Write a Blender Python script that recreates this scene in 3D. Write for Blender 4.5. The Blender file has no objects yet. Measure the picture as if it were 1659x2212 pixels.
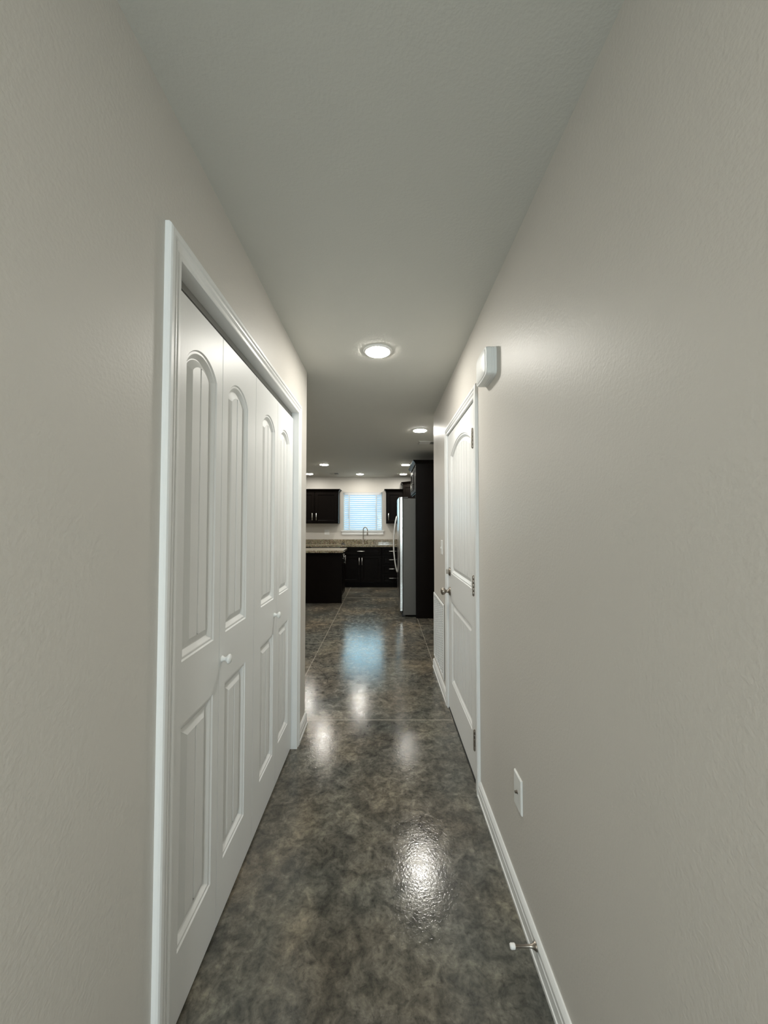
import bpy, math
from mathutils import Vector, Matrix, geometry
PI = math.pi
scn = bpy.context.scene
COL = scn.collection

# ------------------------------------------------------------------ camera
F_PX, H_CAM = 800.0, 1.38
cam_d = bpy.data.cameras.new('camera'); cam = bpy.data.objects.new('camera', cam_d); COL.objects.link(cam)
cam_d.sensor_fit = 'VERTICAL'; cam_d.sensor_height = 24.0
cam_d.lens = 24.0 * F_PX / 2212.0
cam_d.clip_start = 0.02
cam.location = (0, 0, H_CAM)
cam.rotation_euler = (PI/2 + math.atan(24.0/F_PX), 0, math.radians(-0.04))
scn.camera = cam

# ------------------------------------------------------------------ exposure, world, daylight
vs = scn.view_settings
scn.display_settings.display_device = 'sRGB'
vs.view_transform = 'Standard'; vs.look = 'None'; vs.gamma = 1.0; vs.use_curve_mapping = False
vs.exposure = 0.06
LAMP = 215.0            # emission of a ceiling light diffuser
LAMP_KITCHEN = 180.0
LAMP_ADDED = 400.0      # unseen lamps added to brighten the open room and the hall's near end
world = bpy.data.worlds.new('World'); scn.world = world; world.use_nodes = True
bg = world.node_tree.nodes['Background']
bg.inputs[0].default_value = (0.50, 0.74, 1.0, 1); bg.inputs[1].default_value = 1.0

def area(name, loc, rot, sx, sy, power, color):
    l = bpy.data.lights.new(name, 'AREA'); l.shape = 'RECTANGLE'; l.size = sx; l.size_y = sy
    l.energy = power; l.color = color
    o = bpy.data.objects.new(name, l); COL.objects.link(o); o.location = loc; o.rotation_euler = rot
    return o
# unseen fill added behind the near entry door; daylight outside the kitchen window
area('added_entry_fill', (-0.03, -2.95, 1.55), (PI/2, 0, 0), 0.65, 1.0, 66.0, (0.88, 0.95, 1.0))
area('daylight_kitchen', (-0.48, 8.95, 1.65), (-PI/2, 0, 0), 0.95, 0.95, 13.5, (0.50, 0.84, 1.0))

# ------------------------------------------------------------------ room numbers
L, R, HC = -0.541, 0.488, 2.44          # hall wall faces, ceiling height
LEND, REND = 2.576, 3.60                # where the hall walls end
YB = -2.6                               # entry wall behind the camera
YW = 8.55                               # kitchen back wall
XK = 1.09                               # kitchen right wall
XL = -4.6                               # far left wall of the open room

# ------------------------------------------------------------------ materials
def nodes_of(m):
    nt = m.node_tree; return nt, nt.nodes, nt.links
def mat(name, col, rough=0.5, metal=0.0, vary=0.04, vscale=6.0, bump=0.0, bscale=200.0, bdist=0.001,
        spec=0.5, rvar=0.0, aniso=None, coat=0.0, coat_rough=0.1):
    m = bpy.data.materials.new(name); m.use_nodes = True
    nt, N, K = nodes_of(m); b = N['Principled BSDF']
    tc = N.new('ShaderNodeTexCoord')
    no = N.new('ShaderNodeTexNoise'); no.inputs['Scale'].default_value = vscale; no.inputs['Detail'].default_value = 4
    K.new(tc.outputs['Object'], no.inputs['Vector'])
    mx = N.new('ShaderNodeMix'); mx.data_type = 'RGBA'
    mx.inputs[6].default_value = tuple(c*(1-vary) for c in col) + (1,)
    mx.inputs[7].default_value = tuple(min(1, c*(1+vary)) for c in col) + (1,)
    K.new(no.outputs['Fac'], mx.inputs[0]); K.new(mx.outputs[2], b.inputs['Base Color'])
    b.inputs['Metallic'].default_value = metal
    b.inputs['Roughness'].default_value = rough
    b.inputs['Specular IOR Level'].default_value = spec
    b.inputs['Coat Weight'].default_value = coat; b.inputs['Coat Roughness'].default_value = coat_rough
    if bump > 0:
        n2 = N.new('ShaderNodeTexNoise'); n2.inputs['Scale'].default_value = bscale; n2.inputs['Detail'].default_value = 3
        if aniso:
            mp = N.new('ShaderNodeMapping'); mp.inputs['Scale'].default_value = aniso
            K.new(tc.outputs['Object'], mp.inputs['Vector']); K.new(mp.outputs[0], n2.inputs['Vector'])
        else:
            K.new(tc.outputs['Object'], n2.inputs['Vector'])
        bp = N.new('ShaderNodeBump'); bp.inputs['Strength'].default_value = bump; bp.inputs['Distance'].default_value = bdist
        K.new(n2.outputs['Fac'], bp.inputs['Height']); K.new(bp.outputs[0], b.inputs['Normal'])
    return m

M = {}
M['wall'] = mat('wall_paint', (0.62, 0.595, 0.55), 0.46, vary=0.015, bump=0.42, bscale=130, bdist=0.0018, spec=0.34)
M['ceiling'] = mat('ceiling_paint', (0.63, 0.63, 0.585), 0.75, vary=0.015, bump=0.5, bscale=110, bdist=0.0015, spec=0.3)
M['trim'] = mat('trim_white', (0.80, 0.81, 0.80), 0.36, vary=0.01, bump=0.12, bscale=60, bdist=0.0006)
M['door'] = mat('door_white', (0.79, 0.80, 0.79), 0.40, spec=0.36, vary=0.01, bump=0.25, bscale=40, bdist=0.0008, aniso=(4, 4, 0.5))
M['white_plastic'] = mat('white_plastic', (0.78, 0.79, 0.77), 0.48, vary=0.01, spec=0.35)
M['track'] = mat('closet_track', (0.30, 0.30, 0.28), 0.5)
M['bright_plastic'] = mat('lamp_ring_white', (0.85, 0.85, 0.83), 0.45, vary=0.01)
M['nickel'] = mat('satin_nickel', (0.33, 0.295, 0.255), 0.30, 1.0, vary=0.05, vscale=30)
M['steel_handle'] = mat('brushed_handle', (0.85, 0.83, 0.79), 0.34, 1.0, vary=0.03, vscale=40)
M['stainless'] = mat('stainless', (0.62, 0.62, 0.61), 0.22, 1.0, vary=0.03, bump=0.15, bscale=80, bdist=0.0005, aniso=(1, 1, 20))
M['fridge_side'] = mat('fridge_side_grey', (0.085, 0.085, 0.078), 0.45, 0.0, vary=0.05, bump=0.3, bscale=300, bdist=0.0005)
M['black_plastic'] = mat('black_plastic', (0.012, 0.012, 0.012), 0.4, vary=0.05)
M['espresso'] = mat('espresso_wood', (0.0040, 0.0029, 0.0023), 0.36, vary=0.35, vscale=9, bump=0.15, bscale=40, bdist=0.0006, aniso=(6, 6, 0.6), spec=0.05)
M['dark_gap'] = mat('recess_shade', (0.03, 0.03, 0.03), 0.8)  # near-black colour standing in for shade in gaps and duct mouths
M['vinyl'] = mat('window_vinyl', (0.8, 0.82, 0.82), 0.4, vary=0.01)
M['grille'] = mat('grille_white', (0.78, 0.79, 0.78), 0.4, vary=0.01)
M['vent_grey'] = mat('vent_white', (0.55, 0.55, 0.52), 0.5, vary=0.02)

def emis(name, col, s):
    m = bpy.data.materials.new(name); m.use_nodes = True
    nt, N, K = nodes_of(m); b = N['Principled BSDF']
    b.inputs['Base Color'].default_value = (0.8, 0.8, 0.8, 1)
    b.inputs['Emission Color'].default_value = col + (1,); b.inputs['Emission Strength'].default_value = s
    return m
M['lamp'] = emis('lamp_diffuser', (1.0, 0.965, 0.89), LAMP)
M['lamp_k'] = emis('lamp_diffuser_kitchen', (1.0, 0.955, 0.865), LAMP_KITCHEN)
M['lamp_added'] = emis('lamp_diffuser_added', (1.0, 0.965, 0.89), LAMP_ADDED)

def glass_mat():
    m = bpy.data.materials.new('window_glass'); m.use_nodes = True
    nt, N, K = nodes_of(m); N.remove(N['Principled BSDF']); out = N['Material Output']
    t = N.new('ShaderNodeBsdfTransparent'); g = N.new('ShaderNodeBsdfGlossy'); g.inputs['Roughness'].default_value = 0.02
    t.inputs[0].default_value = (0.93, 0.97, 0.97, 1)
    fr = N.new('ShaderNodeFresnel'); fr.inputs[0].default_value = 1.45
    mx = N.new('ShaderNodeMixShader'); sc = N.new('ShaderNodeMath'); sc.operation = 'MULTIPLY'; sc.inputs[1].default_value = .35; K.new(fr.outputs[0], sc.inputs[0]); K.new(sc.outputs[0], mx.inputs[0]); K.new(t.outputs[0], mx.inputs[1]); K.new(g.outputs[0], mx.inputs[2])
    K.new(mx.outputs[0], out.inputs[0]); return m
M['glass'] = glass_mat()

def slat_mat():
    m = bpy.data.materials.new('blind_slat'); m.use_nodes = True
    nt, N, K = nodes_of(m); b = N['Principled BSDF']; out = N['Material Output']
    tc = N.new('ShaderNodeTexCoord'); no = N.new('ShaderNodeTexNoise'); no.inputs['Scale'].default_value = 20
    K.new(tc.outputs['Object'], no.inputs['Vector'])
    rp = N.new('ShaderNodeMapRange'); rp.inputs[3].default_value = 0.74; rp.inputs[4].default_value = 0.80
    K.new(no.outputs['Fac'], rp.inputs[0]); K.new(rp.outputs[0], b.inputs['Base Color'])
    b.inputs['Roughness'].default_value = 0.4
    tr = N.new('ShaderNodeBsdfTranslucent'); tr.inputs[0].default_value = (0.80, 0.88, 0.92, 1)
    mx = N.new('ShaderNodeMixShader'); mx.inputs[0].default_value = 0.22
    K.new(b.outputs[0], mx.inputs[1]); K.new(tr.outputs[0], mx.inputs[2]); K.new(mx.outputs[0], out.inputs[0])
    return m
M['slat'] = slat_mat()

def granite():
    m = bpy.data.materials.new('granite'); m.use_nodes = True
    nt, N, K = nodes_of(m); b = N['Principled BSDF']; tc = N.new('ShaderNodeTexCoord')
    n1 = N.new('ShaderNodeTexNoise'); n1.inputs['Scale'].default_value = 22; n1.inputs['Detail'].default_value = 8; n1.inputs['Roughness'].default_value = .7; n1.inputs['Distortion'].default_value = 1.2
    n2 = N.new('ShaderNodeTexVoronoi'); n2.inputs['Scale'].default_value = 120
    for n in (n1, n2): K.new(tc.outputs['Object'], n.inputs['Vector'])
    r = N.new('ShaderNodeValToRGB'); e = r.color_ramp.elements
    e[0].position = .33; e[0].color = (0.05, 0.04, 0.025, 1); e[1].position = .68; e[1].color = (0.62, 0.56, 0.45, 1)
    k = e.new(.46); k.color = (0.23, 0.19, 0.125, 1); k = e.new(.56); k.color = (0.36, 0.32, 0.23, 1)
    K.new(n1.outputs['Fac'], r.inputs[0])
    mx = N.new('ShaderNodeMix'); mx.data_type = 'RGBA'; mx.blend_type = 'MULTIPLY'; mx.inputs[0].default_value = .35
    K.new(r.outputs[0], mx.inputs[6]); K.new(n2.outputs['Color'], mx.inputs[7]); K.new(mx.outputs[2], b.inputs['Base Color'])
    b.inputs['Roughness'].default_value = 0.12
    return m
M['granite'] = granite()

def concrete():
    m = bpy.data.materials.new('stained_concrete'); m.use_nodes = True
    nt, N, K = nodes_of(m); b = N['Principled BSDF']; tc = N.new('ShaderNodeTexCoord'); O = tc.outputs['Object']
    def noise(sc, det=6, rg=.55, dist=0., vec=O):
        n = N.new('ShaderNodeTexNoise'); n.inputs['Scale'].default_value = sc; n.inputs['Detail'].default_value = det
        n.inputs['Roughness'].default_value = rg; n.inputs['Distortion'].default_value = dist; K.new(vec, n.inputs['Vector']); return n
    def ramp(src, stops):
        r = N.new('ShaderNodeValToRGB'); e = r.color_ramp.elements
        e[0].position, e[0].color = stops[0][0], stops[0][1] + (1,)
        e[1].position, e[1].color = stops[-1][0], stops[-1][1] + (1,)
        for p, c in stops[1:-1]:
            k = e.new(p); k.color = c + (1,)
        K.new(src, r.inputs[0]); return r
    def mix(a, bb, fac, mode='MIX'):
        x = N.new('ShaderNodeMix'); x.data_type = 'RGBA'; x.blend_type = mode
        for s, v in ((0, fac), (6, a), (7, bb)):
            if hasattr(v, 'default_value'): K.new(v, x.inputs[s])
            else: x.inputs[s].default_value = v
        return x.outputs[2]
    def math_(op, a, bb=None):
        x = N.new('ShaderNodeMath'); x.operation = op
        for s, v in ((0, a), (1, bb)):
            if v is None: continue
            if hasattr(v, 'default_value'): K.new(v, x.inputs[s])
            else: x.inputs[s].default_value = v
        return x.outputs[0]
    blot = noise(2.3, 5, .55, .8)
    mott = noise(17, 10, .66, .55)
    fine = noise(60, 7, .68, .35)
    hue = noise(1.6, 3, .5, .3)
    c1 = ramp(mott.outputs['Fac'], [(.34, (0.062, 0.062, 0.057)), (.46, (0.105, 0.102, 0.092)), (.56, (0.150, 0.144, 0.128)), (.70, (0.24, 0.228, 0.20))])
    c2 = ramp(blot.outputs['Fac'], [(.30, (0.50, 0.51, 0.50)), (.50, (0.92, 0.90, 0.86)), (.68, (1.32, 1.25, 1.12))])
    c3 = ramp(fine.outputs['Fac'], [(.33, (0.45, 0.45, 0.45)), (.47, (0.95, 0.95, 0.95)), (.68, (1.35, 1.33, 1.28))])
    c4 = ramp(hue.outputs['Fac'], [(.38, (0.93, 1.0, 1.02)), (.62, (1.10, 1.0, 0.88))])
    c = mix(c1.outputs[0], c2.outputs[0], 1.0, 'MULTIPLY')
    c = mix(c, c3.outputs[0], .75, 'MULTIPLY')
    c = mix(c, c4.outputs[0], .8, 'MULTIPLY')
    # sawn control joints
    sp = N.new('ShaderNodeSeparateXYZ'); K.new(O, sp.inputs[0]); X, Y = sp.outputs[0], sp.outputs[1]
    wob = noise(9, 2); wv = math_('MULTIPLY', math_('SUBTRACT', wob.outputs['Fac'], .5), .006)
    def line(co, at, w, gate=None):
        d = math_('ABSOLUTE', math_('SUBTRACT', math_('ADD', co, wv), at))
        l = math_('LESS_THAN', d, w)
        if gate is not None: l = math_('MULTIPLY', l, gate)
        return l
    far = math_('GREATER_THAN', Y, 2.64)
    j = line(X, -0.71, .0042, far)
    j = math_('MAXIMUM', j, line(X, 0.487, .004, far))
    j = math_('MAXIMUM', j, line(Y, 2.64, .0045))
    j = math_('MAXIMUM', j, line(Y, 6.90, .010))
    c = mix(c, (0.34, 0.31, 0.26, 1), math_('MULTIPLY', j, .75))
    # hairline cracks
    vn = N.new('ShaderNodeTexVoronoi'); vn.feature = 'DISTANCE_TO_EDGE'; vn.inputs['Scale'].default_value = 0.9
    wn = noise(2.0, 4); ad = N.new('ShaderNodeMix'); ad.data_type = 'RGBA'; ad.blend_type = 'ADD'; ad.inputs[0].default_value = .6
    K.new(O, ad.inputs[6]); K.new(wn.outputs['Color'], ad.inputs[7]); K.new(ad.outputs[2], vn.inputs['Vector'])
    crack = math_('MULTIPLY', math_('LESS_THAN', vn.outputs['Distance'], .004), math_('GREATER_THAN', Y, 3.2))
    c = mix(c, (0.03, 0.028, 0.025, 1), math_('MULTIPLY', crack, .6))
    K.new(c, b.inputs['Base Color'])
    rr = N.new('ShaderNodeMapRange'); rr.inputs[1].default_value = .35; rr.inputs[2].default_value = .7
    rr.inputs[3].default_value = .10; rr.inputs[4].default_value = .20
    K.new(mott.outputs['Fac'], rr.inputs[0]); K.new(rr.outputs[0], b.inputs['Roughness'])
    b.inputs['Specular IOR Level'].default_value = .5
    bn = noise(95, 3, .5, .4); b2 = noise(7, 3)
    h = math_('ADD', math_('MULTIPLY', bn.outputs['Fac'], .55), math_('MULTIPLY', b2.outputs['Fac'], .45))
    bp = N.new('ShaderNodeBump'); bp.inputs['Strength'].default_value = .36; bp.inputs['Distance'].default_value = .0022
    K.new(h, bp.inputs['Height']); K.new(bp.outputs[0], b.inputs['Normal'])
    return m
M['floor'] = concrete()

# ------------------------------------------------------------------ mesh helpers
class MB:
    def __init__(s): s.v = []; s.f = []; s.sm = []
    def face(s, pts, smooth=False):
        n = len(s.v); s.v += [tuple(p) for p in pts]; s.f.append(tuple(range(n, n+len(pts)))); s.sm.append(smooth); return s
    def box(s, x0, x1, y0, y1, z0, z1):
        n = len(s.v); s.v += [(x0,y0,z0),(x1,y0,z0),(x1,y1,z0),(x0,y1,z0),(x0,y0,z1),(x1,y0,z1),(x1,y1,z1),(x0,y1,z1)]
        for q in ((0,3,2,1),(4,5,6,7),(0,1,5,4),(1,2,6,5),(2,3,7,6),(3,0,4,7)):
            s.f.append(tuple(n+i for i in q)); s.sm.append(False)
        return s
    def grid(s, rows, close=False, smooth=False, loop=False):
        """rows of equal-length point lists; quads between neighbours"""
        n = len(s.v); m = len(rows[0])
        for r in rows: s.v += [tuple(p) for p in r]
        rr = range(len(rows) if loop else len(rows)-1)
        for i in rr:
            i2 = (i+1) % len(rows)
            for j in range(m if close else m-1):
                j2 = (j+1) % m
                s.f.append((n+i*m+j, n+i*m+j2, n+i2*m+j2, n+i2*m+j)); s.sm.append(smooth)
        return s
    def lathe(s, origin, axis, prof, seg=24, smooth=True):
        """prof: (radius, height along axis)"""
        a = Vector(axis).normalized(); o = Vector(origin)
        u = a.orthogonal().normalized(); w = a.cross(u)
        rows = [[o + a*h + (u*math.cos(t*2*PI/seg) + w*math.sin(t*2*PI/seg))*r for t in range(seg)] for r, h in prof]
        s.grid(rows, close=True, smooth=smooth)
        for row, rev in ((rows[0], True), (rows[-1], False)):
            s.face(row[::-1] if rev else row)
        return s
    def tube(s, pts, r, seg=12, rs=None):
        pts = [Vector(p) for p in pts]; rows = []; up = None
        for i, p in enumerate(pts):
            t = (pts[min(i+1, len(pts)-1)] - pts[max(i-1, 0)]).normalized()
            if up is None: up = t.orthogonal().normalized()
            up = (up - t*up.dot(t)).normalized(); w = t.cross(up)
            rad = rs[i] if rs else r
            rows.append([p + (up*math.cos(k*2*PI/seg) + w*math.sin(k*2*PI/seg))*rad for k in range(seg)])
        s.grid(rows, close=True, smooth=True); s.face(rows[0][::-1]); s.face(rows[-1]); return s
    def prism(s, poly, axis, a, b):
        """poly of 2D points extruded along axis ('x','y','z') from a to b"""
        def P(p, t):
            return {'x': (t, p[0], p[1]), 'y': (p[0], t, p[1]), 'z': (p[0], p[1], t)}[axis]
        A = [P(p, a) for p in poly]; B = [P(p, b) for p in poly]
        s.grid([A, B], close=True); s.face(A[::-1]); s.face(B); return s
    def build(s, name, m, parent=None, bevel=0.0, loc=None, rz=0.0, seg=2, label=None, merge=True):
        me = bpy.data.meshes.new(name); me.from_pydata(s.v, [], s.f)
        for p, q in zip(me.polygons, s.sm): p.use_smooth = q
        import bmesh
        bm = bmesh.new(); bm.from_mesh(me)
        if merge: bmesh.ops.remove_doubles(bm, verts=bm.verts, dist=1e-6)
        bmesh.ops.recalc_face_normals(bm, faces=bm.faces); bm.to_mesh(me); bm.free()
        me.materials.append(m)
        o = bpy.data.objects.new(name, me); COL.objects.link(o)
        if parent: o.parent = parent
        if loc is not None: o.location = loc
        o.rotation_euler.z = rz
        if bevel > 0:
            bv = o.modifiers.new('bevel', 'BEVEL'); bv.width = bevel; bv.segments = seg; bv.limit_method = 'ANGLE'; bv.angle_limit = math.radians(40)
            bv.harden_normals = False
        if label: o['label'] = label
        return o

def tag(o, label, cat, group=None, kind=None):
    o['label'] = label; o['category'] = cat
    if group: o['group'] = group
    if kind: o['kind'] = kind
    return o
def struct(o, label, cat): return tag(o, label, cat, kind='structure')
def empty(name, loc, rz=0.0):
    o = bpy.data.objects.new(name, None); COL.objects.link(o); o.location = loc; o.rotation_euler.z = rz
    o.empty_display_size = 0.05; return o
def copy_tree(o, parent=None):
    c = o.copy(); COL.objects.link(c); c.parent = parent
    for ch in list(o.children): copy_tree(ch, c)
    return c

# ------------------------------------------------------------------ room shell
struct(MB().box(XL-.1, 1.9, YB-.1, YW+.12, -.12, 0).build('floor', M['floor']), 'glossy mottled grey stained concrete floor with sawn joints', 'floor')
struct(MB().box(XL-.1, 1.9, YB-.1, YW+.12, HC, HC+.12).build('ceiling', M['ceiling']), 'flat pale grey ceiling over the hall and kitchen', 'ceiling')

# left hall wall with the closet opening
CY0, CY1, CZ = .955, 2.305, 2.07          # finished closet opening
w = MB().box(L-.115, L, YB, CY0-.02, 0, HC).box(L-.115, L, CY0-.02, CY1+.02, CZ+.02, HC).box(L-.115, L, CY1+.02, LEND, 0, HC)
struct(w.build('wall_left', M['wall']), 'warm grey hall wall around the white bifold closet', 'wall')
# right hall wall with the door opening
DY0, DY1, DZ = 1.968, 2.812, 2.045
w = MB().box(R, R+.115, YB, DY0-.018, 0, HC).box(R, R+.115, DY0-.018, DY1+.018, DZ+.018, HC).box(R, R+.115, DY1+.018, REND, 0, HC)
struct(w.build('wall_right', M['wall']), 'warm grey hall wall holding the hinged door and chime box', 'wall')
# closet and utility room shells behind the doors
struct(MB().box(L-.80, L-.70, YB, LEND, 0, HC).build('wall_closet', M['wall']), 'closet back wall behind the bifold doors', 'wall')
struct(MB().box(R+.115, 1.85, REND-.115, REND, 0, HC).build('wall_hall_end', M['wall']), 'end return of the right hall wall facing the kitchen', 'wall')
struct(MB().box(1.75, 1.85, YB, REND-.115, 0, HC).build('wall_utility', M['wall']), 'wall of the room behind the hinged hall door', 'wall')
# open room
struct(MB().box(XL, L-.115, LEND-.115, LEND, 0, HC).build('wall_front', M['wall']), 'wall of the open room behind the closet', 'wall')
struct(MB().box(XL-.1, XL, LEND-.115, YW+.1, 0, HC).build('wall_far_left', M['wall']), 'far left wall of the open room', 'wall')
struct(MB().box(XK, XK+.1, REND, YW+.1, 0, HC).build('wall_kitchen_right', M['wall']), 'kitchen side wall behind the refrigerator', 'wall')
WX0, WX1, WZ0, WZ1 = -.930, -.036, 1.209, 2.088
w = MB().box(XL, WX0, YW, YW+.14, 0, HC).box(WX1, XK, YW, YW+.14, 0, HC).box(WX0, WX1, YW, YW+.14, 0, WZ0-.02).box(WX0, WX1, YW, YW+.14, WZ1, HC)
struct(w.build('wall_back', M['wall']), 'kitchen back wall around the window over the sink', 'wall')
# entry wall behind the camera with a glazed door added to let in fill light
w = MB().box(L-.115, -.50, YB-.1, YB, 0, HC).box(.43, R+.115, YB-.1, YB, 0, HC).box(-.50, .43, YB-.1, YB, 2.06, HC)
struct(w.build('wall_entry', M['wall']), 'entry wall at the near end of the hall', 'wall')
struct(MB().box(R+.115, 1.85, YB-.1, YB, 0, HC).build('wall_utility_end', M['wall']), 'near end of the utility room wall', 'wall')
struct(MB().box(L-.80, L-.115, YB-.1, YB, 0, HC).build('wall_closet_end', M['wall']), 'near end of the closet wall', 'wall')
d = empty('door_4', (-.495, YB-.02, 0)); struct(d, 'added unseen white entry door with a tall glass pane behind the viewer', 'door')
MB().box(0, .16, -.04, 0, .01, 2.05).box(.76, .92, -.04, 0, .01, 2.05).box(.16, .76, -.04, 0, .01, 1.02).box(.16, .76, -.04, 0, 1.92, 2.05).build('door_frame', M['door'], d, .003)
MB().box(.16, .76, -.022, -.017, 1.02, 1.92).build('pane', M['glass'], d)

# ------------------------------------------------------------------ trim
CAS = [(0,0), (0,.009), (.003,.011), (.012,.011), (.014,.0085), (.018,.0085), (.026,.014), (.030,.0145), (.033,.0125), (.037,.0125), (.041,.0165), (.052,.0165), (.057,.0145), (.060,.010), (.060,0)]
def casing(mb, xf, sgn, y0, y1, zt):
    """profile sweep around an opening; sgn = direction out of the wall"""
    rows = []
    for u, t in CAS:
        x = xf + sgn*t
        rows.append([(x, y0-u, 0), (x, y0-u, zt+u), (x, y1+u, zt+u), (x, y1+u, 0)])
    mb.grid(rows)
    for k in (0, 3): mb.face([r[k] for r in rows])
t1 = MB(); casing(t1, L, 1, CY0, CY1, CZ)
t1.box(L-.115, L, CY0-.02, CY0, 0, CZ+.02).box(L-.115, L, CY1, CY1+.02, 0, CZ+.02).box(L-.115, L, CY0, CY1, CZ, CZ+.02)
struct(t1.build('trim_1', M['trim']), 'white moulded casing around the bifold closet doors', 'door casing')
t2 = MB(); casing(t2, R, -1, DY0-.006, DY1-.002, DZ+.002)
t2.box(R, R+.115, DY0-.018, DY0, 0, DZ+.018).box(R, R+.115, DY1, DY1+.018, 0, DZ+.018).box(R, R+.115, DY0, DY1, DZ, DZ+.018)
t2.box(R+.045, R+.06, DY0, DY0+.012, 0, DZ).box(R+.045, R+.06, DY1-.012, DY1, 0, DZ).box(R+.045, R+.06, DY0, DY1, DZ-.012, DZ)
struct(t2.build('trim_2', M['trim']), 'white moulded casing around the hinged door in the right wall', 'door casing')
# closet track above the bifold leaves
struct(MB().box(L-.062, L-.034, CY0+.004, CY1-.004, CZ-.022, CZ-.001).build('trim_3', M['track']), 'dark slim track above the bifold doors', 'door track')

BASE = [(0,0), (.016,0), (.016,.012), (.013,.014), (.013,.048), (.011,.051), (.0105,.060), (.013,.063), (.0125,.070), (.009,.077), (.005,.083), (0,.083)]
def base(stations):
    """stations: ((x,y),(nx,ny)): wall line point and outward offset direction (mitres included)"""
    mb = MB(); rows = [[(p[0]+n[0]*t, p[1]+n[1]*t, z) for p, n in stations] for t, z in BASE]
    mb.grid(rows)
    for k in (0, len(stations)-1): mb.face([r[k] for r in rows])
    return mb
struct(base([((R, YB), (-1,0)), ((R, DY0-.058), (-1,0))]).build('baseboard_right', M['trim']), 'long white baseboard with the door stop, nearest on the right', 'baseboard')
struct(base([((R, DY1+.058), (-1,0)), ((R, REND), (-1,1)), ((XK, REND), (-1,1)), ((XK, 5.38), (-1,0))]).build('baseboard_right_far', M['trim']), 'short white baseboard under the return air grille', 'baseboard')
struct(base([((L, YB), (1,0)), ((L, CY0-.060), (1,0))]).build('baseboard_left', M['trim']), 'white baseboard on the left wall before the closet', 'baseboard')
struct(base([((L, CY1+.060), (1,0)), ((L, LEND), (1,1)), ((XL, LEND), (1,1))]).build('baseboard_left_far', M['trim']), 'short white baseboard at the corner past the closet', 'baseboard')

# ------------------------------------------------------------------ moulded doors
PROF = [(0,0), (.004,.004), (.010,.004), (.012,.005), (.024,.0155), (.027,.0155), (.049,.0055)]
def arch_top(x, x0, x1, zt, rise, d):
    """height of the panel outline, offset inwards by d"""
    if rise <= 0: return zt - d
    hw = (x1-x0)/2; r = (hw*hw + rise*rise)/(2*rise); cx = (x0+x1)/2; cz = zt - r
    rr = r - d; q = rr*rr - (x-cx)**2
    return cz + math.sqrt(max(q, 0))
def moulded_slab(w_, h_, panels, th=.035, z0=.0):
    """front face at y=0 looking to -y; panels: (x0,x1,z0,z1,rise,grooves)"""
    mb = MB(); outer = [Vector((0,0,z0)), Vector((w_,0,z0)), Vector((w_,0,h_)), Vector((0,0,h_))]
    holes = []
    for (a, b, za, zb, rise, ng) in panels:
        d_in = PROF[-1][0]; xi0, xi1 = a+d_in, b-d_in
        gx = [xi0 + (xi1-xi0)*(k+1)/(ng+1) for k in range(ng)]
        xs = sorted(set([round(xi0+(xi1-xi0)*k/24, 6) for k in range(25)] + [round(g+o, 6) for g in gx for o in (-.005, -.0018, .0018, .005)]))
        ts = [(x-xi0)/(xi1-xi0) for x in xs]
        def gdep(x):
            for g in gx:
                if abs(x-g) < .0025: return .007
            return 0
        loops = []
        for dd, dep in PROF:
            a2, b2 = a+dd, b-dd
            top = [(a2+(b2-a2)*t, dep, arch_top(a2+(b2-a2)*t, a, b, zb, rise, dd)) for t in ts]
            loops.append([(a2, dep, za+dd), *top, (b2, dep, za+dd)])
        mb.grid(loops, close=True)
        dep = PROF[-1][1]
        mb.grid([[(x, dep+gdep(x), za+d_in) for x in xs], [(x, dep+gdep(x), arch_top(x, a, b, zb, rise, d_in)) for x in xs]])
        holes.append([Vector(p) for p in loops[0]])
    polys = [outer] + [h[::-1] for h in holes]
    flat = [p for q in polys for p in q]
    for tri in geometry.tessellate_polygon(polys): mb.face([flat[i] for i in tri])
    # edges and back
    for (p, q) in (((0,z0),(w_,z0)), ((w_,z0),(w_,h_)), ((w_,h_),(0,h_)), ((0,h_),(0,z0))):
        mb.face([(p[0],0,p[1]), (q[0],0,q[1]), (q[0],th,q[1]), (p[0],th,p[1])])
    mb.face([(0,th,z0), (w_,th,z0), (w_,th,h_), (0,th,h_)])
    return mb

# bifold closet: two folding pairs; local x runs into the hall (+Y)
XD = -.567
seams = [.958, 1.291, 1.630, 1.969, 2.302]
pan = [(1.050, 1.247), (1.338, 1.535), (1.722, 1.919), (2.018, 2.215)]
def leaf(i, root):
    a, b = seams[i]+.0015, seams[i+1]-.0015; p0, p1 = pan[i][0]-a, pan[i][1]-a
    mb = moulded_slab(b-a, 2.032, [(p0, p1, .990, 1.912, .058, 1), (p0, p1, .200, .812, 0, 1)], .030, .014)
    return mb.build('leaf', M['door'], root, loc=(a-root.location.y, 0, 0))
def knob(root, y, z):
    mb = MB().lathe((0,0,0), (0,-1,0), [(.011,0), (.0105,.003), (.007,.008), (.0065,.014), (.010,.019), (.0155,.023), (.0165,.027), (.014,.031), (.007,.0335), (.001,.034)], 20)
    return mb.build('knob', M['white_plastic'], root, loc=(y-root.location.y, 0, z))
for n, (i, ky, lab) in enumerate(((0, 1.312, 'near folding pair of white arched closet doors'), (2, 1.932, 'far folding pair of white arched closet doors'))):
    root = empty('door_%d' % (n+2), (XD, seams[i], 0), PI/2)
    struct(root, lab, 'closet door'); leaf(i, root); leaf(i+1, root); knob(root, ky, .905)

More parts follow.
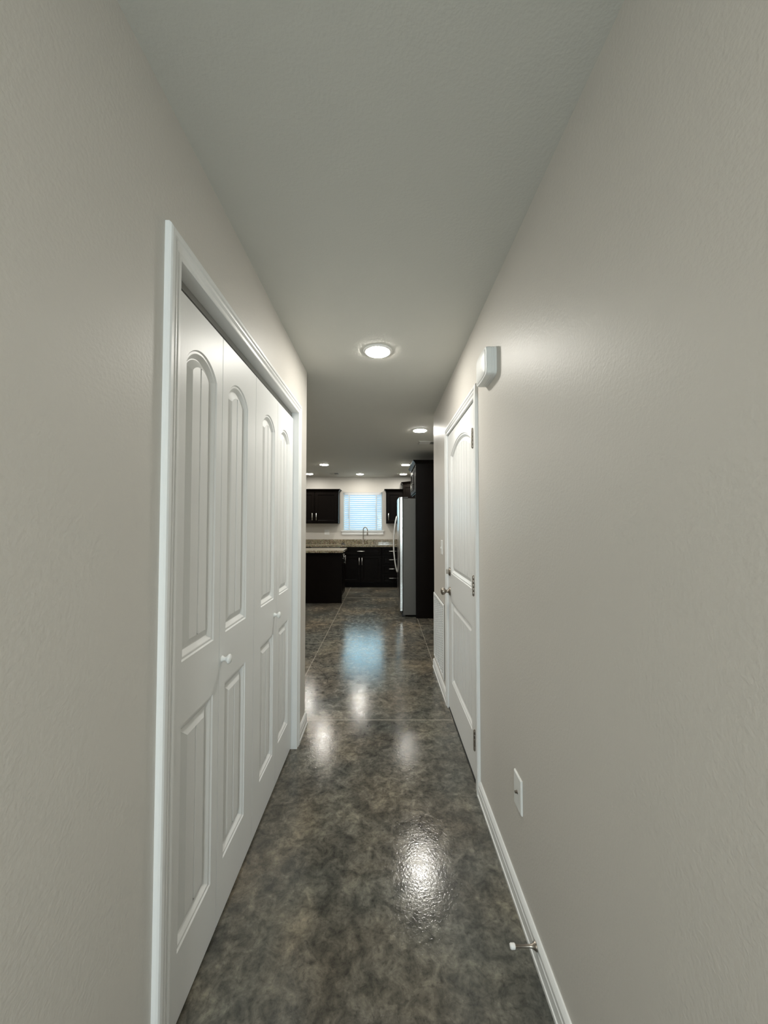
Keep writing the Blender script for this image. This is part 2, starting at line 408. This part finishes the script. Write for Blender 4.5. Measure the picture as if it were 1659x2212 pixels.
# hinged hall door in the right wall; local x runs towards the viewer (-Y)
root = empty('door_1', (R+.002, 2.809, 0), -PI/2)
struct(root, 'white two-panel arched plank door with bronze-toned knob in the right wall', 'door')
W1 = 2.809-1.971
moulded_slab(W1, 2.042, [(.112, W1-.112, 1.015, 1.950, .078, 6), (.112, W1-.112, .235, .812, 0, 6)], .035, .014).build('slab', M['door'], root)
for z in (1.836, 1.048, .243):
    mb = MB()
    for k in range(5): mb.lathe((W1-.004, -.014, z-.0515+k*.0206), (0,0,1), [(.0058,0.0004), (.0062,.001), (.0062,.0196), (.0058,.0202)], 12)
    mb.lathe((W1-.004, -.014, z-.056), (0,0,1), [(.003,0), (.0045,.0045)], 12).lathe((W1-.004, -.014, z+.0515), (0,0,1), [(.0045,0), (.003,.0045)], 12)
    mb.box(W1-.006, W1-.002, -.010, .001, z-.05, z+.05)
    mb.build('hinge', M['nickel'], root)
mb = MB().lathe((0,0,0), (0,-1,0), [(.032,0), (.032,.003), (.030,.006), (.022,.010), (.012,.013), (.0105,.030), (.014,.034), (.023,.039), (.027,.046), (.0275,.054), (.025,.062), (.018,.067), (.006,.0695), (.001,.070)], 28)
mb.build('door_knob', M['nickel'], root, loc=(.060, 0, .878))
mb = MB().lathe((0,0,0), (0,-1,0), [(.031,0), (.031,.004), (.027,.010), (.012,.012), (.001,.0125)], 28).box(-.004, .004, -.028, -.010, -.016, .016)
mb.build('deadbolt', M['nickel'], root, loc=(.060, 0, 1.022))
struct(MB().box(R-.001, R+.10, DY0+.002, DY1-.002, .0, .008).build('door_gap_shade', M['dark_gap']), 'dark strip painted as shade under the hinged door', 'painted shade')  # dark strip paints the shade in the gap below the slab

# ------------------------------------------------------------------ ceiling lights
def ceiling_light():
    r = empty('recessed_light', (0,0,HC))
    MB().lathe((0,0,0), (0,0,-1), [(.090,0), (.090,.002), (.086,.006), (.074,.009)], 40).build('trim_ring', M['bright_plastic'], r)
    MB().lathe((0,0,0), (0,0,-1), [(.073,.0085), (.072,.0105), (.04,.0125), (.002,.013)], 40).build('diffuser', M['lamp'], r)
    return r
proto = ceiling_light()
spots = [(-.037, 2.25, 'round recessed light in the hall ceiling, nearest and largest'),
         (.412, 4.19, 'round recessed light beside the large ceiling vent'),
         (-1.077, 6.66, 'round recessed light above the island end'),
         (.395, 6.68, 'round recessed light next to the crown of the cabinet over the refrigerator'),
         (-1.60, 7.94, 'round recessed light above the left wall cabinet, cut by the hall corner'),
         (-.512, 7.95, 'round recessed light centred over the sink window'),
         (.423, 7.95, 'round recessed light near the raised corner cabinet'),
         (-.03, -1.20, 'added unseen round recessed light in the hall ceiling behind the viewer'),  # from here on unseen lamps, added for brightness
         (-1.15, 4.25, 'added unseen round recessed light past the closet corner, hidden by the left wall'),
         (-2.9, 6.7, 'added unseen round recessed light over the open room left of the island'),
         (-2.9, 4.6, 'added unseen round recessed light over the open room out of view on the left')]
for i, (x, y, lab) in enumerate(spots):
    o = proto if i == 0 else copy_tree(proto)
    o.location = (x, y, HC); tag(o, lab, 'ceiling light', 'round recessed ceiling lights')
    if i > 1:
        for c in o.children:
            if c.name.startswith('diffuser'):
                c.data = c.data.copy(); c.data.materials[0] = M['lamp_k'] if i < 7 else M['lamp_added']

# ------------------------------------------------------------------ vents
def ceiling_vent(x0, x1, y0, y1, lab, n):
    r = empty('ceiling_vent', ((x0+x1)/2, (y0+y1)/2, HC)); tag(r, lab, 'vent', 'ceiling air vents')
    a, b = (x1-x0)/2, (y1-y0)/2; fr = .018
    MB().box(-a, a, -b, -b+fr, -.008, 0).box(-a, a, b-fr, b, -.008, 0).box(-a, -a+fr, -b+fr, b-fr, -.008, 0).box(a-fr, a, -b+fr, b-fr, -.008, 0).build('frame', M['vent_grey'], r, .002)
    mb = MB()
    for k in range(n):
        y = -b+fr + (2*b-2*fr)*(k+.5)/n
        mb.prism([(y-.006, -.001), (y-.004, -.001), (y+.006, -.011), (y+.004, -.011)], 'x', -a+fr, -.004).prism([(y+.006, -.001), (y+.004, -.001), (y-.006, -.011), (y-.004, -.011)], 'x', .004, a-fr)
    mb.box(-.004, .004, -b+fr, b-fr, -.009, -.001)
    mb.build('louvers', M['vent_grey'], r)
    MB().box(-a+fr*.5, a-fr*.5, -b+fr*.5, b-fr*.5, -.002, -.0005).build('duct_shade', M['dark_gap'], r)  # dark sheet in place of the shade inside the duct
ceiling_vent(.455, .76, 4.75, 4.93, 'larger ceiling vent partly hidden by the right hall wall', 8)
ceiling_vent(-1.155, -.955, 7.79, 7.97, 'small ceiling vent between lights near the kitchen back wall', 7)

# return air grille on the right wall; local x towards the viewer
r = empty('return_air_grille', (R, 3.575, .12), -PI/2); tag(r, 'large white return air grille low on the right wall past the door', 'air grille')
g = .575; gh = .602
MB().prism([(0,0),(g,0),(g,gh),(0,gh)], 'y', -.003, 0).build('back_shade', M['dark_gap'], r)  # dark backing painted as the shade behind the fins
fr = MB()
PR = [(0,0), (.002,-.008), (.008,-.011), (.024,-.011), (.028,-.006), (.028,-.003)]
fr.grid([[(a, y, a), (g-a, y, a), (g-a, y, gh-a), (a, y, gh-a)] for a, y in PR], close=True)
fr.build('frame', M['grille'], r)
mb = MB(); ncol = 7; x0, x1 = .028, g-.028
for c in range(ncol+1):
    x = x0 + (x1-x0)*c/ncol; mb.box(x-.008, x+.008, -.0108, -.003, .028, gh-.028)
nf = 27
for k in range(nf):
    z = .034 + (gh-.068)*(k+.5)/nf
    mb.prism([(-.003, z+.001), (-.0065, z-.003), (-.0065, z-.0015), (-.003, z+.0025)], 'x', x0, x1)
mb.build('louvers', M['grille'], r)

# ------------------------------------------------------------------ wall plates, switch, stop, chime
def plate(w_, h_, t=.006):
    mb = MB(); P = [(0,0), (0,-t*.5), (.003,-t), ]
    mb.grid([[(-w_/2+a, y, -h_/2+a), (w_/2-a, y, -h_/2+a), (w_/2-a, y, h_/2-a), (-w_/2+a, y, h_/2-a)] for a, y in P], close=True)
    mb.face([(-w_/2+.003, -t, -h_/2+.003), (w_/2-.003, -t, -h_/2+.003), (w_/2-.003, -t, h_/2-.003), (-w_/2+.003, -t, h_/2-.003)])
    return mb
r = empty('light_switch', (R, 3.107, 1.178), -PI/2); tag(r, 'white toggle light switch above the return air grille', 'light switch')
plate(.070, .118).build('plate', M['white_plastic'], r)
MB().prism([(-.005, .010), (-.016, -.004), (-.013, -.010), (-.005, -.008)][::-1], 'x', -.004, .004).prism([(-.0055,.014),(-.0075,.014),(-.0075,-.014),(-.0055,-.014)], 'x', -.0065, .0065).build('toggle', M['white_plastic'], r, .0006)
for z in (.030, -.030):
    MB().lathe((0,-.0055,z), (0,-1,0), [(.0035,0), (.003,.001), (.0005,.0012)], 12).build('screw', M['white_plastic'], r)

r = empty('cable_jack', (R, 1.367, .410), -PI/2); tag(r, 'white cable jack plate low on the near right wall', 'wall plate')
plate(.072, .120).build('plate', M['white_plastic'], r)
MB().lathe((0,-.0055,0), (0,-1,0), [(.0065,0), (.0065,.002), (.0046,.002), (.0046,.009), (.003,.009), (.003,.004)], 16).build('connector', M['nickel'], r)

r = empty('wall_outlet', (-1.31, YW, 1.172)); tag(r, 'white outlet plate on the back wall under the left wall cabinet', 'outlet')
plate(.112, .118).build('plate', M['white_plastic'], r)
mb = MB()
for dx in (-.024, .024):
    mb.box(dx-.017, dx+.017, -.0085, -.0055, -.034, .034)
mb.build('receptacle', M['white_plastic'], r, .001)

r = empty('door_stop', (R-.0125, 1.196, .060), -PI/2); tag(r, 'small metal door stop with white rubber tip on the near baseboard', 'door stop')
MB().lathe((0,0,0), (0,-1,0), [(.013,0), (.013,.002), (.009,.007), (.0062,.012), (.0045,.020), (.0042,.062), (.0055,.064), (.0055,.066)], 18).build('shaft', M['nickel'], r)
MB().lathe((0,-.066,0), (0,-1,0), [(.0072,0), (.0078,.002), (.0078,.012), (.006,.0155), (.001,.016)], 18).build('rubber_tip', M['bright_plastic'], r, label='white rubber tip')

r = empty('door_chime', (R, 1.667, 2.088), -PI/2); tag(r, 'white rounded door chime box high on the right wall by the door corner', 'door chime')
def chime_outline(s, y):
    pts = []; a, b = .089*s, .063*s
    for k in range(64):
        t = 2*PI*k/64; c, q = math.cos(t), math.sin(t); e = 2/8.0
        x = a*abs(c)**e*(1 if c >= 0 else -1); z = b*abs(q)**e*(1 if q >= 0 else -1)
        z += .006*math.cos(x/a*PI/2)*(1 if q >= 0 else -1)*s
        pts.append((x, y, z))
    return pts
mb = MB(); lv = [(1.0,0), (1.0,-.012), (.985,-.0125), (.985,-.0145), (1.0,-.015), (1.0,-.020), (.985,-.0205), (.985,-.0225), (1.0,-.023), (1.0,-.036), (.985,-.042), (.965,-.0445), (.90,-.0455)]
mb.grid([chime_outline(s, y) for s, y in lv], close=True); mb.face(chime_outline(.90, -.0455))
mb.build('housing', M['white_plastic'], r)
mb = MB(); mb.grid([chime_outline(s, y) for s, y in [(.90,-.0452), (.885,-.0435), (.87,-.0460), (.80,-.0485), (.5,-.0510), (.15,-.0518)]], close=True, smooth=True); mb.face(chime_outline(.15, -.0518))
mb.build('cover', M['white_plastic'], r)

# ------------------------------------------------------------------ kitchen window and blind
r = empty('window_1', (0, YW, 0)); struct(r, 'kitchen window over the sink with white blind', 'window')
fw = .020
MB().box(WX0, WX0+fw, .05, .11, WZ0, WZ1).box(WX1-fw, WX1, .05, .11, WZ0, WZ1).box(WX0+fw, WX1-fw, .05, .11, WZ0, WZ0+fw).box(WX0+fw, WX1-fw, .05, .11, WZ1-fw, WZ1).build('window_frame', M['vinyl'], r, .003)
MB().box(WX0+fw, WX1-fw, .078, .084, WZ0+fw, WZ1-fw).build('pane', M['glass'], r)
MB().box(WX0-.045, WX1+.045, -.035, 0, WZ0-.022, WZ0).box(WX0, WX1, 0, .05, WZ0-.02, WZ0).build('window_sill', M['trim'], r, .003)
MB().box(WX0-.03, WX1+.03, -.016, 0, WZ0-.092, WZ0-.022).box(WX0-.03, WX1+.03, -.020, 0, WZ0-.092, WZ0-.080).build('apron', M['trim'], r, .002)
r = empty('window_blind', ((WX0+WX1)/2, YW+.022, WZ0)); tag(r, 'white horizontal slatted blind lowered in the kitchen window', 'window blind')
hw = (WX1-WX0)/2 - .020; bh = WZ1-WZ0
MB().box(-hw, hw, -.028, -.022, bh-.062, bh-.004).box(-hw, hw, -.020, .020, bh-.045, bh-.004).build('valance', M['slat'], r, .002)
mb = MB(); ns = 17; pitch = (bh-.062-.030)/ns; ang = math.radians(38)
for k in range(ns):
    z = .034 + pitch*(k+.35); rows = []
    for s, cv in ((-.024,0), (-.012,.0022), (0,.003), (.012,.0022), (.024,0)):
        y = s*math.cos(ang) - cv*math.sin(ang); zz = z + s*math.sin(ang) + cv*math.cos(ang)
        rows.append([(-hw+.004, y, zz), (hw-.004, y, zz)])
    mb.grid(rows, smooth=True)
    mb.grid([[(p[0], p[1]+.0018, p[2]-.0018) for p in q] for q in rows], smooth=True)
mb.build('slats', M['slat'], r, merge=False)
MB().box(-hw+.003, hw-.003, -.018, .018, .006, .020).build('bottom_rail', M['slat'], r, .003)
for x in (-.31, .31):
    MB().box(x-.010, x+.010, -.0225, -.0215, .018, bh-.045).build('ladder_tape', M['slat'], r)
MB().tube([(-.335, -.026, bh-.05), (-.335, -.026, .28)], .004, 8).build('tilt_wand', M['vinyl'], r)

# ------------------------------------------------------------------ cabinets
def shaker(x0, x1, z0, z1, st=.055, th=.02):
    mb = MB(); P = [(0,.0), (0,-th+.002), (.002,-th), (st,-th), (st+.006,-th+.004), (st+.008,-th+.009)]
    mb.grid([[(x0+a, y, z0+a), (x1-a, y, z0+a), (x1-a, y, z1-a), (x0+a, y, z1-a)] for a, y in P], close=True)
    a, y = P[-1]; mb.face([(x0+a, y, z0+a), (x1-a, y, z0+a), (x1-a, y, z1-a), (x0+a, y, z1-a)])
    mb.face([(x0, 0, z0), (x1, 0, z0), (x1, 0, z1), (x0, 0, z1)]); return mb
def bar(x, z, vert=True, ln=.155, y0=-.02):
    mb = MB(); h = ln/2; y = y0-.028
    if vert:
        mb.tube([(x,y,z-h), (x,y,z+h)], .0062, 10)
        for s in (-1,1): mb.tube([(x,y0,z+s*h*.65), (x,y,z+s*h*.65)], .0048, 8)
    else:
        mb.tube([(x-h,y,z), (x+h,y,z)], .0062, 10)
        for s in (-1,1): mb.tube([(x+s*h*.65,y0,z), (x+s*h*.65,y,z)], .0048, 8)
    return mb
CROWN = [(0,0), (.004,0), (.006,.010), (.012,.018), (.020,.030), (.032,.042), (.040,.048), (.042,.056), (0,.056)]
def crown(mb, w_, dep, z, left=True, right=True):
    l, rr = (1 if left else 0), (1 if right else 0)
    mb.grid([[(-t*l, dep, z+h), (-t*l, -.02-t, z+h), (w_+t*rr, -.02-t, z+h), (w_+t*rr, dep, z+h)] for t, h in CROWN])
    mb.face([(0, -.02, z+.05), (w_, -.02, z+.05), (w_, dep, z+.05), (0, dep, z+.05)])
    for e in (0, 3): mb.face([[(-t*l, dep, z+h), 0, 0, (w_+t*rr, dep, z+h)][e] for t, h in CROWN])
def cab(name, loc, rz, w_, dep, z0, z1, lab, cat, doors=(), drawers=(), toe=0, crn=None, group=None, hollow=False):
    """doors: (x0,x1,z0,z1,handle_x,handle_z or None) ; drawers: (x0,x1,z0,z1)"""
    r = empty(name, loc, rz); tag(r, lab, cat, group); E = M['espresso']
    if hollow:
        b = MB().box(0, .018, 0, dep, z0+toe, z1).box(w_-.018, w_, 0, dep, z0+toe, z1).box(.018, w_-.018, 0, dep, z0+toe, z0+toe+.018).box(.018, w_-.018, dep-.01, dep, z0+toe+.018, z1).box(.018, w_-.018, 0, .018, z0+toe+.018, z1)
    else: b = MB().box(0, w_, 0, dep, z0+toe, z1)
    if toe: b.box(0, w_, .07, dep, z0, z0+toe)
    b.build('body', E, r, .002)
    for (a, c, za, zb, hx, hz) in doors:
        dd = shaker(a, c, za, zb).build('door', E, r)
        if hx is not None: bar(hx, hz).build('handle', M['steel_handle'], dd)
    for (a, c, za, zb) in drawers:
        dd = shaker(a, c, za, zb, .035 if zb-za < .2 else .045).build('drawer', E, r)
        bar((a+c)/2, (za+zb)/2, False).build('handle', M['steel_handle'], dd)
    if crn: 
        mb = MB(); crown(mb, w_, dep, z1, *crn); mb.build('crown', E, r)
    return r
YU = 8.24     # front of wall cabinet bodies
G = 'dark espresso kitchen wall cabinets'
cab('wall_cabinet', (-2.01, YU, 0), 0, 1.0, YW-YU, 1.37, 2.08, 'dark wooden wall cabinet left of the kitchen window', 'cabinet',
    doors=((.015, .462, 1.385, 2.065, .425, 1.52), (.490, .975, 1.385, 2.065, .515, 1.52)), crn=(True, True), group=G)
cab('wall_cabinet', (.052, YU, 0), 0, .375, YW-YU, 1.37, 2.08, 'narrow dark wall cabinet right of the kitchen window', 'cabinet',
    doors=((.022, .353, 1.385, 2.065, .055, 1.52),), crn=(True, False), group=G)
# diagonal raised corner cabinet
r = empty('corner_cabinet', (0,0,0)); tag(r, 'raised dark corner wall cabinet above the back of the refrigerator', 'cabinet', G)
poly = [(.430, YW-.003), (.430, 8.22), (.76, 7.89), (XK-.003, 7.89), (XK-.003, YW-.003)]
MB().prism(poly, 'z', 1.37, 2.235).build('body', M['espresso'], r, .002)
def offs(t): k = t*.4142; return [(.430-t, YW-.003), (.430-t, 8.22-k), (.76-k, 7.89-t), (XK-.003, 7.89-t)]
mb = MB(); mb.grid([[(x, y, 2.235+h) for x, y in offs(t)] for t, h in CROWN]); mb.face([(x, y, 2.285) for x, y in offs(0)] + [(XK-.003, YW-.003, 2.285)]); mb.build('crown', M['espresso'], r)
dr = shaker(.02, .447, 1.385, 2.22).build('door', M['espresso'], r, loc=(.430, 8.22, 0), rz=-PI/4)
bar(.055, 1.52).build('handle', M['steel_handle'], dr)

# base run along the back wall, front of bodies at Y 7.97
YF = 7.97
GB = 'dark espresso kitchen base cabinets'
cab('base_cabinet', (-2.45, YF, 0), 0, .898, YW-.004-YF, 0, .87, 'dark base cabinet left of the dishwasher behind the island', 'cabinet',
    doors=((.015, .443, .115, .695, .41, .58), (.455, .885, .115, .695, .49, .58)), drawers=((.015, .443, .71, .855), (.455, .885, .71, .855)), toe=.1, group=GB)
cab('sink_base_cabinet', (-.935, YF, 0), 0, .895, YW-.004-YF, 0, .87, 'dark sink base cabinet with two doors under the window', 'cabinet',
    doors=((.018, .436, .115, .680, .412, .565), (.448, .875, .115, .680, .472, .565)), drawers=((.018, .875, .700, .855),), toe=.1, group=GB, hollow=True)
cab('drawer_base_cabinet', (-.038, YF, 0), 0, .46, YW-.004-YF, 0, .87, 'dark four-drawer base cabinet between sink and refrigerator', 'cabinet',
    drawers=((.018, .440, .704, .855), (.018, .440, .508, .690), (.018, .440, .312, .494), (.018, .440, .115, .298)), toe=.1, group=GB)
cab('base_cabinet', (.512, 7.968, 0), -PI/2, 1.55, .55, 0, .87, 'dark base cabinet along the side wall behind the refrigerator', 'cabinet',
    doors=((.60, 1.06, .115, .695, .64, .58), (1.07, 1.53, .115, .695, 1.49, .58)), drawers=((.60, 1.06, .71, .855), (1.07, 1.53, .71, .855)), toe=.1, group=GB)

# dishwasher
r = empty('dishwasher', (-1.548, YF, 0)); tag(r, 'dark dishwasher under the counter behind the island end', 'dishwasher')
MB().box(0, .609, 0, .56, .10, .868).box(0, .609, .07, .5, 0, .10).build('body', M['black_plastic'], r)
MB().box(.004, .605, -.028, -.001, .11, .79).build('door_panel', M['black_plastic'], r, .004)
MB().box(.004, .605, -.028, -.001, .795, .862).build('control_strip', M['stainless'], r, .004, label='steel control strip')
bar(.305, .755, False, .45, -.028).build('handle', M['steel_handle'], r)

# countertop with backsplash; sink cut-out
CX0, CX1, CYF, CB = -2.47, XK, 7.93, YW
SX0, SX1, SY0, SY1 = -.86, -.12, 8.02, 8.40
r = empty('countertop', (0,0,.87)); tag(r, 'speckled tan granite countertop with low backsplash under the window', 'countertop')
def bullbox(mb, x0, x1, y0, y1, z0, z1): mb.box(x0, x1, y0, y1, z0, z1)
mb = MB().box(CX0, SX0, CYF, CB, 0, .04).box(SX1, CX1, CYF, CB, 0, .04).box(SX0, SX1, CYF, SY0, 0, .04).box(SX0, SX1, SY1, CB, 0, .04)
mb.box(.455, XK, 6.42, CYF, 0, .04)
mb.build('slab', M['granite'], r)
MB().box(CX0, CX1-.02, CB-.02, CB, .04, .135).box(XK-.02, XK, 6.42, CB, .04, .135).build('backsplash', M['granite'], r, .003)
r = empty('kitchen_sink', ((SX0+SX1)/2, (SY0+SY1)/2, .91)); tag(r, 'stainless sink set into the granite under the window', 'sink')
a, b = (SX1-SX0)/2-.001, (SY1-SY0)/2-.001
mb = MB(); mb.grid([[(-p,-q,z), (p,-q,z), (p,q,z), (-p,q,z)] for p, q, z in [(a,b,-.0405), (a-.003,b-.003,-.043), (a-.006,b-.006,-.05), (a-.012,b-.012,-.17), (a-.03,b-.03,-.18)]], close=True)
mb.face([(-a+.03,-b+.03,-.18), (a-.03,-b+.03,-.18), (a-.03,b-.03,-.18), (-a+.03,b-.03,-.18)]); mb.build('basin', M['stainless'], r)
MB().lathe((0,0,-.18), (0,0,1), [(.04,0), (.04,.003), (.03,.0015), (.001,.001)], 20).build('drain', M['nickel'], r)

# faucet
r = empty('faucet', (-.468, 8.455, .91)); tag(r, 'tall gooseneck pull-down faucet in brushed steel at the sink', 'faucet')
MB().lathe((0,0,0), (0,0,1), [(.030,0), (.030,.004), (.024,.010), (.020,.03), (.018,.07), (.0135,.10), (.012,.11)], 20).build('base', M['nickel'], r)
ux, uy = .80, -.60
pts = [(0,0,.10), (0,0,.18), (0,0,.25), (0,0,.30)]
for k in range(1, 13):
    t = PI*k/13; d_ = .062*(1-math.cos(t)); pts.append((ux*d_, uy*d_, .31+.064*math.sin(t)))
pts += [(ux*.124, uy*.124, .29)]
MB().tube(pts, .0105, 14).build('spout', M['nickel'], r)
MB().lathe((ux*.124, uy*.124, .292), (0,0,-1), [(.0125,0), (.0135,.03), (.016,.075), (.018,.095), (.016,.10)], 16).build('spray_head', M['nickel'], r)
MB().tube([(.018,0,.055), (.045,0,.062), (.085,-.01,.085)], .006, 10).build('lever', M['nickel'], r)
r = empty('sink_stopper', (-.905, 8.22, .91)); tag(r, 'small black sink stopper lying on the counter left of the sink', 'stopper')
MB().lathe((0,0,0), (0,0,1), [(.044,0), (.044,.009), (.034,.014), (.008,.016)], 24).build('disc', M['black_plastic'], r)
MB().lathe((0,0,.015), (0,0,1), [(.008,0), (.007,.014), (.012,.020), (.012,.028), (.002,.031)], 16).build('pull', M['black_plastic'], r)

# ------------------------------------------------------------------ island
r = cab('kitchen_island', (-.746, 6.44, 0), PI/2, .54, 1.25, 0, .87, 'dark kitchen island base with plain end panel facing the hall', 'kitchen island',
        doors=((.02, .262, .115, .855, None, None), (.275, .52, .115, .855, .30, .72)), toe=.1)
bar(.045, .80, True, .10).build('handle', M['steel_handle'], r)
MB().box(-.018, 0, -.022, 1.25, 0, .87).build('end_panel', M['espresso'], r, .001)
r = MB().box(-2.02, -.690, 6.33, 7.00, .872, .912).build('island_countertop', M['granite'], None, .006, seg=3)
tag(r, 'pale speckled granite slab on the kitchen island', 'countertop')

# ------------------------------------------------------------------ refrigerator and surround
r = MB().box(.467, XK, 5.405, 5.428, 0, 2.245).build('tall_end_panel', M['espresso'], None, .001)
tag(r, 'tall dark panel standing beside the refrigerator, nearest the hall', 'cabinet panel')
r = cab('over_refrigerator_cabinet', (.487, 6.375, 0), -PI/2, .945, XK-.487, 1.83, 2.245, 'dark two-door cabinet above the refrigerator', 'cabinet',
    doors=((.012, .465, 1.845, 2.23, .425, 1.95), (.478, .930, 1.845, 2.23, .515, 1.95)), group=G)
mb = MB()
w_ = .972; dp = XK-.487
mb.grid([[(0, dp, 2.245+h), (0, -.02-t, 2.245+h), (w_+t, -.02-t, 2.245+h), (w_+t, dp, 2.245+h)] for t, h in CROWN])
mb.face([(0,-.02,2.295), (w_,-.02,2.295), (w_,dp,2.295), (0,dp,2.295)]); mb.build('crown', M['espresso'], r)

r = empty('refrigerator', (.22, 6.365, 0), -PI/2); tag(r, 'stainless side-by-side refrigerator with grey side and long bowed handles', 'refrigerator')
FW = .885
MB().box(0, FW, .066, .80, .03, 1.745).build('cabinet_body', M['fridge_side'], r, .004)
MB().box(.02, FW-.02, .05, .10, .005, .085).build('toe_grille', M['black_plastic'], r)
def fdoor(x0, x1):
    mb = MB(); n = 14; sec = []
    for k in range(n+1):
        x = x0 + (x1-x0)*k/n; u = x/FW*2-1
        y = .010*u*u
        e = min(x-x0, x1-x)
        if e < .001: y += .012
        sec.append((x, y))
    sec = [(x0, .058)] + sec + [(x1, .058)]
    rows = [[(x, y, z) for x, y in sec] for z in (.088, 1.765)]
    rows = [[(x, max(y, .01), .088) for x, y in sec]] + [[(x, y, z) for x, y in sec] for z in (.094, 1.759)] + [[(x, max(y, .01), 1.765) for x, y in sec]]
    mb.grid(rows, close=True, smooth=False); mb.face(rows[0][::-1]); mb.face(rows[-1]); return mb
for x0, x1, hx in ((.002, .385, .345), (.391, FW-.002, .431)):
    dd = fdoor(x0, x1).build('door', M['stainless'], r, .006, seg=3)
    pts = [(hx, -.002, .60)] + [(hx, -.012-.050*math.sin(PI*k/12)**.8, .615+.865*k/12) for k in range(13)] + [(hx, -.002, 1.495)]
    MB().tube(pts, .0115, 12).build('handle', M['steel_handle'], dd)
for x in (.05, FW-.05):
    MB().box(x-.035, x+.035, .012, .14, 1.746, 1.768).build('hinge_cover', M['black_plastic'], r, .004)
    MB().box(x-.02, x+.03, .015, .075, .06, .086).build('hinge_bracket', M['black_plastic'], r, .003)
